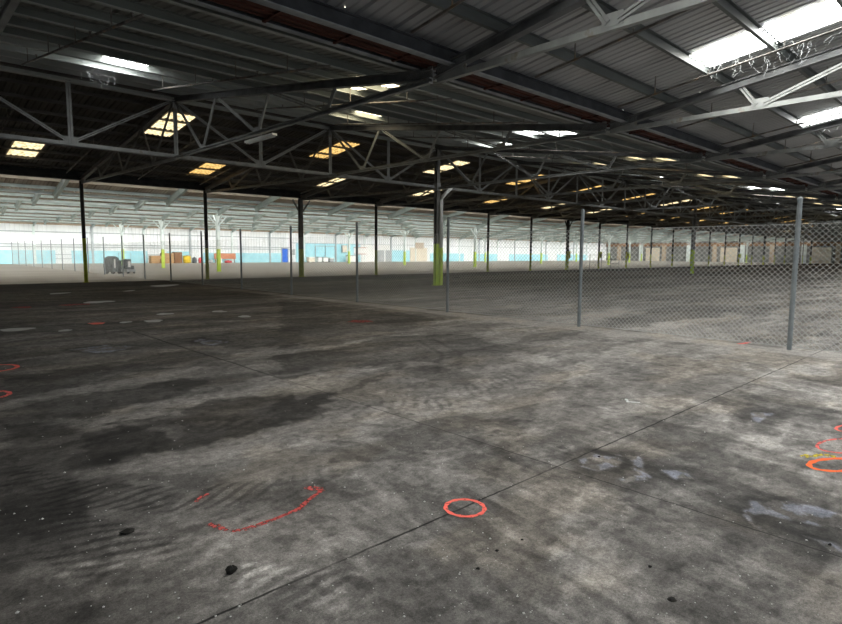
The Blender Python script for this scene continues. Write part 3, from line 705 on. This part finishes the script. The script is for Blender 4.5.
# ------------------------------------------------------------------ things standing in the bright hall
VM = 43.0
t = empty('floor_scrubber', (11.65, VM, 0), .5); tag(t, 'charcoal wheeled floor machine with white stripe beyond the fence', 'machine')
mb = MB()
prof = [(-.42,.14),(.42,.14),(.44,.5),(.4,.86),(.24,.94),(.2,1.08),(-.08,1.2),(-.3,1.08),(-.42,.86),(-.45,.5)]
mb.add([(x, -.36, z) for x, z in prof]+[(x, .36, z) for x, z in prof], [(i, (i+1) % 10, 10+(i+1) % 10, 10+i) for i in range(10)]+[tuple(range(9,-1,-1)), tuple(range(10,20))])
mb.build('body', M['machine'], t, bevel=.03)
MB().box((-.24, -.372, .4), (-.12, -.362, 1.0)).build('stripe', M['white'], t)
for x in (-.27, .27):
    for y in (-.27, .27): MB().tube([(x, y-.05, .13), (x, y+.05, .13)], .13, 14).build('wheel', M['black'], t)
MB().tube([(.44, -.25, .8), (.58, -.25, .92), (.58, .25, .92), (.44, .25, .8)], .02, 8).build('handle', M['black'], t)
t = empty('wheeled_cart', (12.55, VM-.2, 0), .5); tag(t, 'grey cart with tall wire frame beside the charcoal floor machine', 'cart')
MB().box((-.38, -.3, .14), (.38, .3, .3)).build('deck', M['grey'], t, bevel=.01)
MB().box((-.3, -.22, .3), (.08, .22, 1.0)).build('tank', M['machine'], t, bevel=.05)
MB().box((-.2, -.235, .45), (.0, -.222, .85)).build('front_label', M['white'], t)
MB().box((.14, -.2, .3), (.36, .2, .55)).build('bin', M['machine'], t, bevel=.02)
for x in (-.28, .28):
    for y in (-.24, .24): MB().tube([(x, y-.03, .07), (x, y+.03, .07)], .07, 12).build('wheel', M['black'], t)
MB().tube([(-.5, .26, .2), (-.5, .26, 1.42), (.55, .26, 1.42), (.55, .26, .2)], .016, 6).build('wire_frame', M['grey'], t)

def crate(u, v, w, d, h, mat, label, z=0, rz=0, slats=4):
    t = empty('wooden_crate', (u, v, z), rz); tag(t, label, 'crate')
    MB().box((-w/2+.02, -d/2+.02, .04), (w/2-.02, d/2-.02, h-.02)).build('body', M['wood_dark'], t)
    sm = MB(); sh = h/slats
    for i in range(slats):
        z0, z1 = i*sh+.01, (i+1)*sh-.02
        sm.box((-w/2, -d/2, z0), (w/2, -d/2+.03, z1)); sm.box((-w/2, d/2-.03, z0), (w/2, d/2, z1)); sm.box((-w/2, -d/2+.03, z0), (-w/2+.03, d/2-.03, z1)); sm.box((w/2-.03, -d/2+.03, z0), (w/2, d/2-.03, z1))
    sm.build('slats', mat, t); return t
vw = 78.6
crate(26.4, vw, 1.3, 1.0, 1.0, M['wood'], 'tan wooden crate at the left end of the pile by the far wall')
crate(27.9, vw, 1.4, 1.0, 1.35, M['wood'], 'tall orange-brown crate in the pile by the far wall')
crate(29.3, vw+.2, 1.0, .9, 1.5, M['wood_dark'], 'dark brown tall crate beside the yellow drum')
crate(27.2, vw-1.2, .9, .8, .6, M['wood'], 'low brown crate in front of the pile by the far wall')
t = empty('drum', (30.5, vw, 0)); tag(t, 'yellow drum at the right end of the crate pile', 'drum')
MB().lathe([(.42, 0), (.5, .1), (.5, .45), (.52, .48), (.5, .5), (.5, .85), (.42, 1.0), (.1, 1.02)], 18).build('body', M['yellow'], t, smooth=True)
MB().lathe([(.06, 1.0), (.06, 1.06), (.02, 1.06)], 10).build('lid', M['black'], t)
for i, (u, mt, w, h, lb) in enumerate([(32.2, 'red', .5, .75, 'red canister standing left of the orange board by the far wall'), (33.5, 'grey', .9, .45, 'grey low box between red canister and white sack'),
                                       (35.0, 'white', .5, .7, 'white sack of goods by the orange board'), (36.2, 'red', 1.0, .35, 'low red tub under the orange board'), (31.4, 'machine', .6, .8, 'dark canister right of the yellow drum')]):
    t = empty('canister' if 'canister' in lb else 'sack' if 'sack' in lb else 'tub' if 'tub' in lb else 'box', (u, vw-.3, 0)); tag(t, lb, 'container')
    MB().lathe([(w*.42, 0), (w*.5, .04), (w*.5, h*.8), (w*.3, h*.95), (w*.12, h)], 14).build('body', M[mt], t, smooth=True)
    MB().lathe([(w*.13, h-.01), (w*.13, h+.04), (w*.05, h+.05)], 10).build('cap', M['black'], t)
t = empty('barrier_board', (36.2, vw+.7, 0)); tag(t, 'rust-orange board on legs leaning by the far wall', 'board')
MB().box((-1.6, -.04, .55), (1.6, .04, 1.35)).build('board', M['orange'], t)
for x in (-1.4, 1.4): MB().bar((x, -.06, 0), (x, .04, .56), .1, .06, (0, 1, 0)).build('leg', M['wood_dark'], t)
def appliance(u, w, h, mt, lb):
    t = empty('storage_box', (u, vw+.6, 0)); tag(t, lb, 'box'); MB().box((-w/2, -.4, .06), (w/2, .4, h)).build('body', M[mt], t, bevel=.03)
    MB().box((-w/2-.01, -.42, h-.12), (w/2+.01, .42, h)).build('lid', M['white' if mt != 'white' else 'grey'], t)
    for x in (-w/2+.1, w/2-.1): MB().box((x-.05, -.35, 0), (x+.05, .35, .06)).build('foot', M['black'], t)
appliance(50.4, 1.1, .85, 'cream', 'cream box below the blue wall, nearest the thick black column')
appliance(51.9, .7, .85, 'white', 'narrow white box before the pale blue double doors')
appliance(53.0, .9, .85, 'white', 'wide white box before the pale blue double doors')
appliance(54.2, .8, .7, 'grey', 'grey box before the pale blue double doors')
appliance(58.5, 2.0, 1.15, 'white', 'big white box against the blue wall')
t = empty('wall_cabinet', (57.8, VW-.3, 2.2)); tag(t, 'grey wall cabinet above the big white box', 'cabinet')
MB().box((-.5, -.2, -.6), (.5, .08, .6)).build('body', M['grey'], t, bevel=.01); MB().box((-.45, -.22, -.55), (.45, -.2, .55)).build('door', M['cream'], t)
t = empty('notice_board', (61.2, VW-.2, 1.9)); tag(t, 'white notice board with reddish frame on the blue wall', 'board')
MB().box((-1.3, -.03, -.55), (1.3, .0, .55)).build('panel', M['white'], t)
fb = MB()
for a, c, d, e in ((-1.35, 1.35, .5, .6), (-1.35, 1.35, -.6, -.5)): fb.box((a, -.05, d), (c, 0, e))
fb.build('frame', M['orange'], t)
t = empty('wall_sign', (48.1, VW-.2, 1.6)); tag(t, 'dark narrow sign on the wall beside the blue door', 'sign'); MB().box((-.22, -.03, -.45), (.22, 0, .45)).build('panel', M['grey'], t)
t = empty('wall_sign', (75.4, VW-.2, 3.0)); tag(t, 'tan square sign on the cream wall panel', 'sign'); MB().box((-1.1, -.03, -.55), (1.1, 0, .55)).build('panel', M['tan'], t)
# tubular guard by the column row
t = empty('guard_rail', (55.5, VA-.9, 0)); tag(t, 'thin tubular guard rail standing by the column row', 'railing')
for z in (.05, .75, 1.5): MB().bar((-2.6, 0, z), (1.6, 0, z), .05, .05).build('rail', M['grey'], t)
for x in (-2.6, -.3, 1.6): MB().bar((x, 0, 0), (x, 0, 1.55), .05, .05).build('post', M['grey'], t)
for z in (.6, 1.0): MB().bar((1.6, 0, z), (3.4, 0, z), .04, .04).build('rail', M['grey'], t)
MB().bar((3.4, 0, 0), (3.4, 0, 1.05), .05, .05).build('post', M['grey'], t)

# ------------------------------------------------------------------ paint on the floor
def paint(name, col, lo=.40, hi=.5):
    m, nt, b = nodes(name); L = nt.links
    tc = N(nt, 'ShaderNodeTexCoord'); no = N(nt, 'ShaderNodeTexNoise'); no.inputs['Scale'].default_value = 38; no.inputs['Detail'].default_value = 4
    L.new(tc.outputs['Object'], no.inputs['Vector'])
    r = N(nt, 'ShaderNodeMapRange'); r.inputs[1].default_value = lo; r.inputs[2].default_value = hi
    L.new(no.outputs['Fac'], r.inputs[0]); L.new(r.outputs[0], b.inputs['Alpha'])
    b.inputs['Base Color'].default_value = (*col, 1); b.inputs['Roughness'].default_value = .7; b.inputs['Specular IOR Level'].default_value = .2
    return m
M['p_red'] = paint('coral_spray_paint', (.95,.17,.13), .28, .42); M['p_orange'] = paint('orange_spray_paint', (1.0,.17,.04), .2, .36)
M['p_pink'] = paint('pink_spray_paint', (.85,.16,.14), .34, .5); M['p_arc'] = paint('dulled_red_spray_paint', (.5,.085,.075), .36, .54); M['p_faint'] = paint('worn_red_spray_paint', (.5,.10,.09), .42, .6)
M['p_yellow'] = paint('yellow_spray_paint', (.62,.48,.03), .44, .56); M['p_white'] = paint('white_spray_paint', (.62,.63,.62), .3, .48)
def stroke(pts, w, mat, label, closed=False, name='paint_mark', cat='paint mark', group=None):
    mb = MB(); n = len(pts); vs = []
    for i, p in enumerate(pts):
        a = Vector(pts[(i-1) % n] if closed or i else pts[0]); c = Vector(pts[(i+1) % n] if closed or i < n-1 else pts[-1])
        d = (c-a).normalized(); nn = Vector((-d.y, d.x)); ww = w*(1+.25*math.sin(i*1.7))/2
        for s in (1, -1): vs.append((p[0]+nn.x*ww*s, p[1]+nn.y*ww*s, .0025))
    for i in range(n if closed else n-1):
        j = (i+1) % n; mb.f.append((2*i, 2*j, 2*j+1, 2*i+1))
    mb.v = vs; top = len(vs); mb.v = vs + [(x, y, .0004) for x, y, z in vs]
    mb.f += [(2*i+top+1, 2*((i+1) % n)+1+top, 2*((i+1) % n)+top, 2*i+top) for i in range(n if closed else n-1)]
    o = mb.build(name, mat); tag(o, label, cat, group); return o
def ring(cx, cy, r, w, mat, label, a0=0, a1=360, sq=1.0):
    k = 40; pts = [(cx+r*math.cos(math.radians(a0+(a1-a0)*i/k)), cy+sq*r*math.sin(math.radians(a0+(a1-a0)*i/k))) for i in range(k if a1-a0 == 360 else k+1)]
    return stroke(pts, w, mat, label, a1-a0 == 360, 'paint_ring', 'paint ring')
def oval(x, y, a, b_, w, mat, label):
    return stroke([floor_at(x+a*math.cos(math.pi*i/20), y+b_*math.sin(math.pi*i/20)) for i in range(40)], w, mat, label, True, 'paint_ring', 'paint ring')
ring(2.5, 2.25, .118, .024, M['p_red'], 'coral sprayed ring on the long floor joint')
oval(838, 465, 29, 6.3, .036, M['p_orange'], 'thick orange sprayed ring with yellow flecks')
oval(848, 446, 31, 7.3, .022, M['p_pink'], 'thin pink sprayed ring just behind the orange ring')
oval(852, 428.6, 16, 3.6, .024, M['p_red'], 'faint pink sprayed ring beyond the other two at the floor edge')
ring(1.0, 9.2, .27, .05, M['p_red'], 'red sprayed ring on the dark floor, farther of two')
ring(.75, 7.5, .2, .045, M['p_pink'], 'red sprayed ring on the dark floor, nearer of two')
stroke([floor_at(*p) for p in [(803,457),(808,455.6),(814,456.6),(819,454.8),(824,455),(830,456),(836,457.2)]], .05, M['p_yellow'], 'yellow sprayed squiggle behind the thick orange ring')
stroke([floor_at(*p) for p in [(209,524),(216,526),(225,530),(235,531),(246,529),(256,526)]], .035, M['p_faint'], 'worn red sprayed arc near the dark clod')
stroke([floor_at(*p) for p in [(256,526),(264,523),(273,520),(286,514.5),(299,509),(303,505),(310,499),(318,493),(323,490)]], .03, M['p_arc'], 'red sprayed arc joining on to the worn arc')
stroke([floor_at(*p) for p in [(305,487.5),(312,488.5),(322,489.5)]], .05, M['p_faint'], 'short worn red stroke at the end of the red arc')
stroke([floor_at(*p) for p in [(196,502),(203,496),(209,494)]], .03, M['p_faint'], 'faint red stroke beside the tyre lug prints')
stroke([floor_at(*p) for p in [(17,308),(24,307.3),(31,307)]], .5, M['p_faint'], 'orange-brown dash on the dark floor, leftmost of the two')
stroke([floor_at(*p) for p in [(62,305.5),(74,304.6),(90,304)]], .4, M['p_faint'], 'orange-brown dash beside a long white floor patch')
stroke([floor_at(*p) for p in [(90,324),(96,323.5),(104,323.3)]], .28, M['p_red'], 'bright red dash on the dark floor amid white patches')
stroke([floor_at(*p) for p in [(350,321),(360,321.5),(371,321)]], .35, M['p_faint'], 'faint pink dash on the floor before the fence')
stroke([floor_at(*p) for p in [(738,344),(744,343.5),(750,342)]], .06, M['p_pink'], 'pink dash just beyond the chain-link fence')
stroke([floor_at(*p) for p in [(626,399),(628,402),(640,402.5)]], .03, M['p_white'], 'pale hooked mark on the worn floor before the fence')

# puddles on the dark floor, their bright reflection put into a pale colour
def patch(cx, cy, rx, ry, mat, label, name='floor_puddle', cat='puddle', seed=1, rot=0):
    rr = random.Random(seed); n = 36; ph = [rr.uniform(0, 6.28) for _ in range(4)]; pts = []
    for i in range(n):
        a = 2*math.pi*i/n; k = 1+.16*math.sin(2*a+ph[0])+.1*math.sin(3*a+ph[1])+.06*math.sin(5*a+ph[2])
        x, y = rx*k*math.cos(a), ry*k*math.sin(a); pts.append((cx+x*math.cos(rot)-y*math.sin(rot), cy+x*math.sin(rot)+y*math.cos(rot)))
    mb = MB(); mb.add([(x, y, .003) for x, y in pts]+[(x, y, .0005) for x, y in pts], [tuple(range(n))]+[(i, n+i, n+(i+1) % n, (i+1) % n) for i in range(n)])
    o = mb.build(name, mat); tag(o, label, cat, 'patches on the dark floor'); return o
m, nt, b = nodes('still_water'); b.inputs['Base Color'].default_value = (.03, .032, .034, 1); b.inputs['Roughness'].default_value = .06; b.inputs['Specular IOR Level'].default_value = .5
M['water'] = m
M['film'] = noise_mix('puddle_reflection', (.30,.31,.31), (.40,.41,.41), 6, .35, .65, .35, spec=.5)
for i, (x0, x1, y, hgt, mt, lb) in enumerate([(152,177,285.6,1.6,'film','long white patch nearest the column row'), (53,66,293.4,1.4,'film','small white patch below the black column'),
        (86,111,302,2.0,'film','long white patch beside the orange-brown dash'), (126,133,290.8,1.2,'film','tiny white patch between the two long ones'),
        (158,172,314,1.8,'film','white patch left of the fence line floor'), (144,163,321,2.0,'film','white patch behind the grey film'),
        (0,33,329.5,2.6,'film','pale patch at the edge, before the red dash'), (60,70,330.5,2.0,'film','small pale patch near the red dash'),
        (121,130,322.3,1.6,'film','small pale patch right of the red dash'), (212,226,311.5,1.4,'film','thin pale patch, one of the pair toward the fence'),
        (238,251,316.5,1.6,'film','pale patch, nearer of the pair toward the fence')]):
    a, c = Vector(floor_at(x0, y)), Vector(floor_at(x1, y)); n_, f_ = Vector(floor_at((x0+x1)/2, y+hgt/2+.3)), Vector(floor_at((x0+x1)/2, y-hgt/2-.3))
    ce = (a+c)/2; d = c-a
    patch(ce.x, ce.y, d.length/2, max((f_-n_).length*.42, .12), M[mt], lb + ' on the dark floor', seed=i, rot=math.atan2(d.y, d.x))

# clods, bolts and chips
def clod(x, y, r, seed, label, sq=.6):
    p = floor_at(x, y); rr = random.Random(seed); mb = MB(); n = 9; rows = [(.55, 0), (1, .25), (.85, .6), (.4, .95)]
    vs = []
    for q, (k, z) in enumerate(rows):
        for i in range(n):
            a = 2*math.pi*i/n; d = r*k*rr.uniform(.6, 1.25); vs.append((d*math.cos(a), d*math.sin(a)*.8, z*r*sq*rr.uniform(.8, 1.2)))
    mb.add(vs, [(q*n+i, q*n+(i+1) % n, (q+1)*n+(i+1) % n, (q+1)*n+i) for q in range(3) for i in range(n)]+[tuple(range(n-1, -1, -1)), tuple(range(3*n, 4*n))])
    o = mb.build('dirt_clod', M['clod'], loc=(p[0], p[1], 0)); tag(o, label, 'clod'); return o
clod(231, 573, .03, 1, 'black dirt clod standing below the red arc', 1.3); clod(127, 533, .04, 2, 'flat black clod on the tyre lug prints', .5)
clod(650, 567, .012, 3, 'small dark crumb lying before the coral ring'); clod(672, 600, .022, 4, 'curled black scrap on the pale worn floor', .3)
clod(497, 551, .012, 5, 'dark crumb below the coral ring'); clod(478, 569, .012, 6, 'dark crumb nearest below the coral ring'); clod(599, 457, .014, 7, 'dark crumb beside the blue-grey film')
clod(522, 540, .01, 8, 'tiny dark crumb right below the coral ring'); clod(830, 545, .014, 9, 'dark crumb on the blue-grey film patch'); clod(457, 278, .3, 10, 'black lump on the floor beyond the fence', .25)
rr = random.Random(8); mb = MB()
for i in range(700):
    x, y = rr.uniform(-10, 850), 300 + 320*rr.random()**.8
    u, v = floor_at(x, y)
    if abs(u-FU) < .1 or math.hypot(u-2.5, v-2.25) < .16 or (x > 800 and 425 < y < 480): continue
    r = rr.uniform(.0016, .0042)*(1+.12*v)*(1 if rr.random() < .9 else 1.7); a = rr.uniform(0, 3)
    c, s = math.cos(a)*r, math.sin(a)*r
    mb.add([(u+c, v+s, .001), (u-s, v+c, .001), (u-c*.8, v-s, .001), (u+s, v-c*.7, .001), (u, v, .001+r*.8)], [(3,2,1,0), (0,1,4), (1,2,4), (2,3,4), (3,0,4)])
o = mb.build('paint_chips', M['chip']); tag(o, 'pale chips scattered over the dark floor', 'debris', kind='stuff')

# ------------------------------------------------------------------ daylight
w = bpy.data.worlds.new('sky'); SC.world = w; w.use_nodes = True
bg = w.node_tree.nodes['Background']; bg.inputs[0].default_value = (.85,.93,1,1); bg.inputs[1].default_value = 1.0
SC.view_settings.view_transform = 'Standard'; SC.view_settings.look = 'None'; SC.view_settings.gamma = 1; SC.view_settings.exposure = .55
SC.view_settings.use_curve_mapping = False
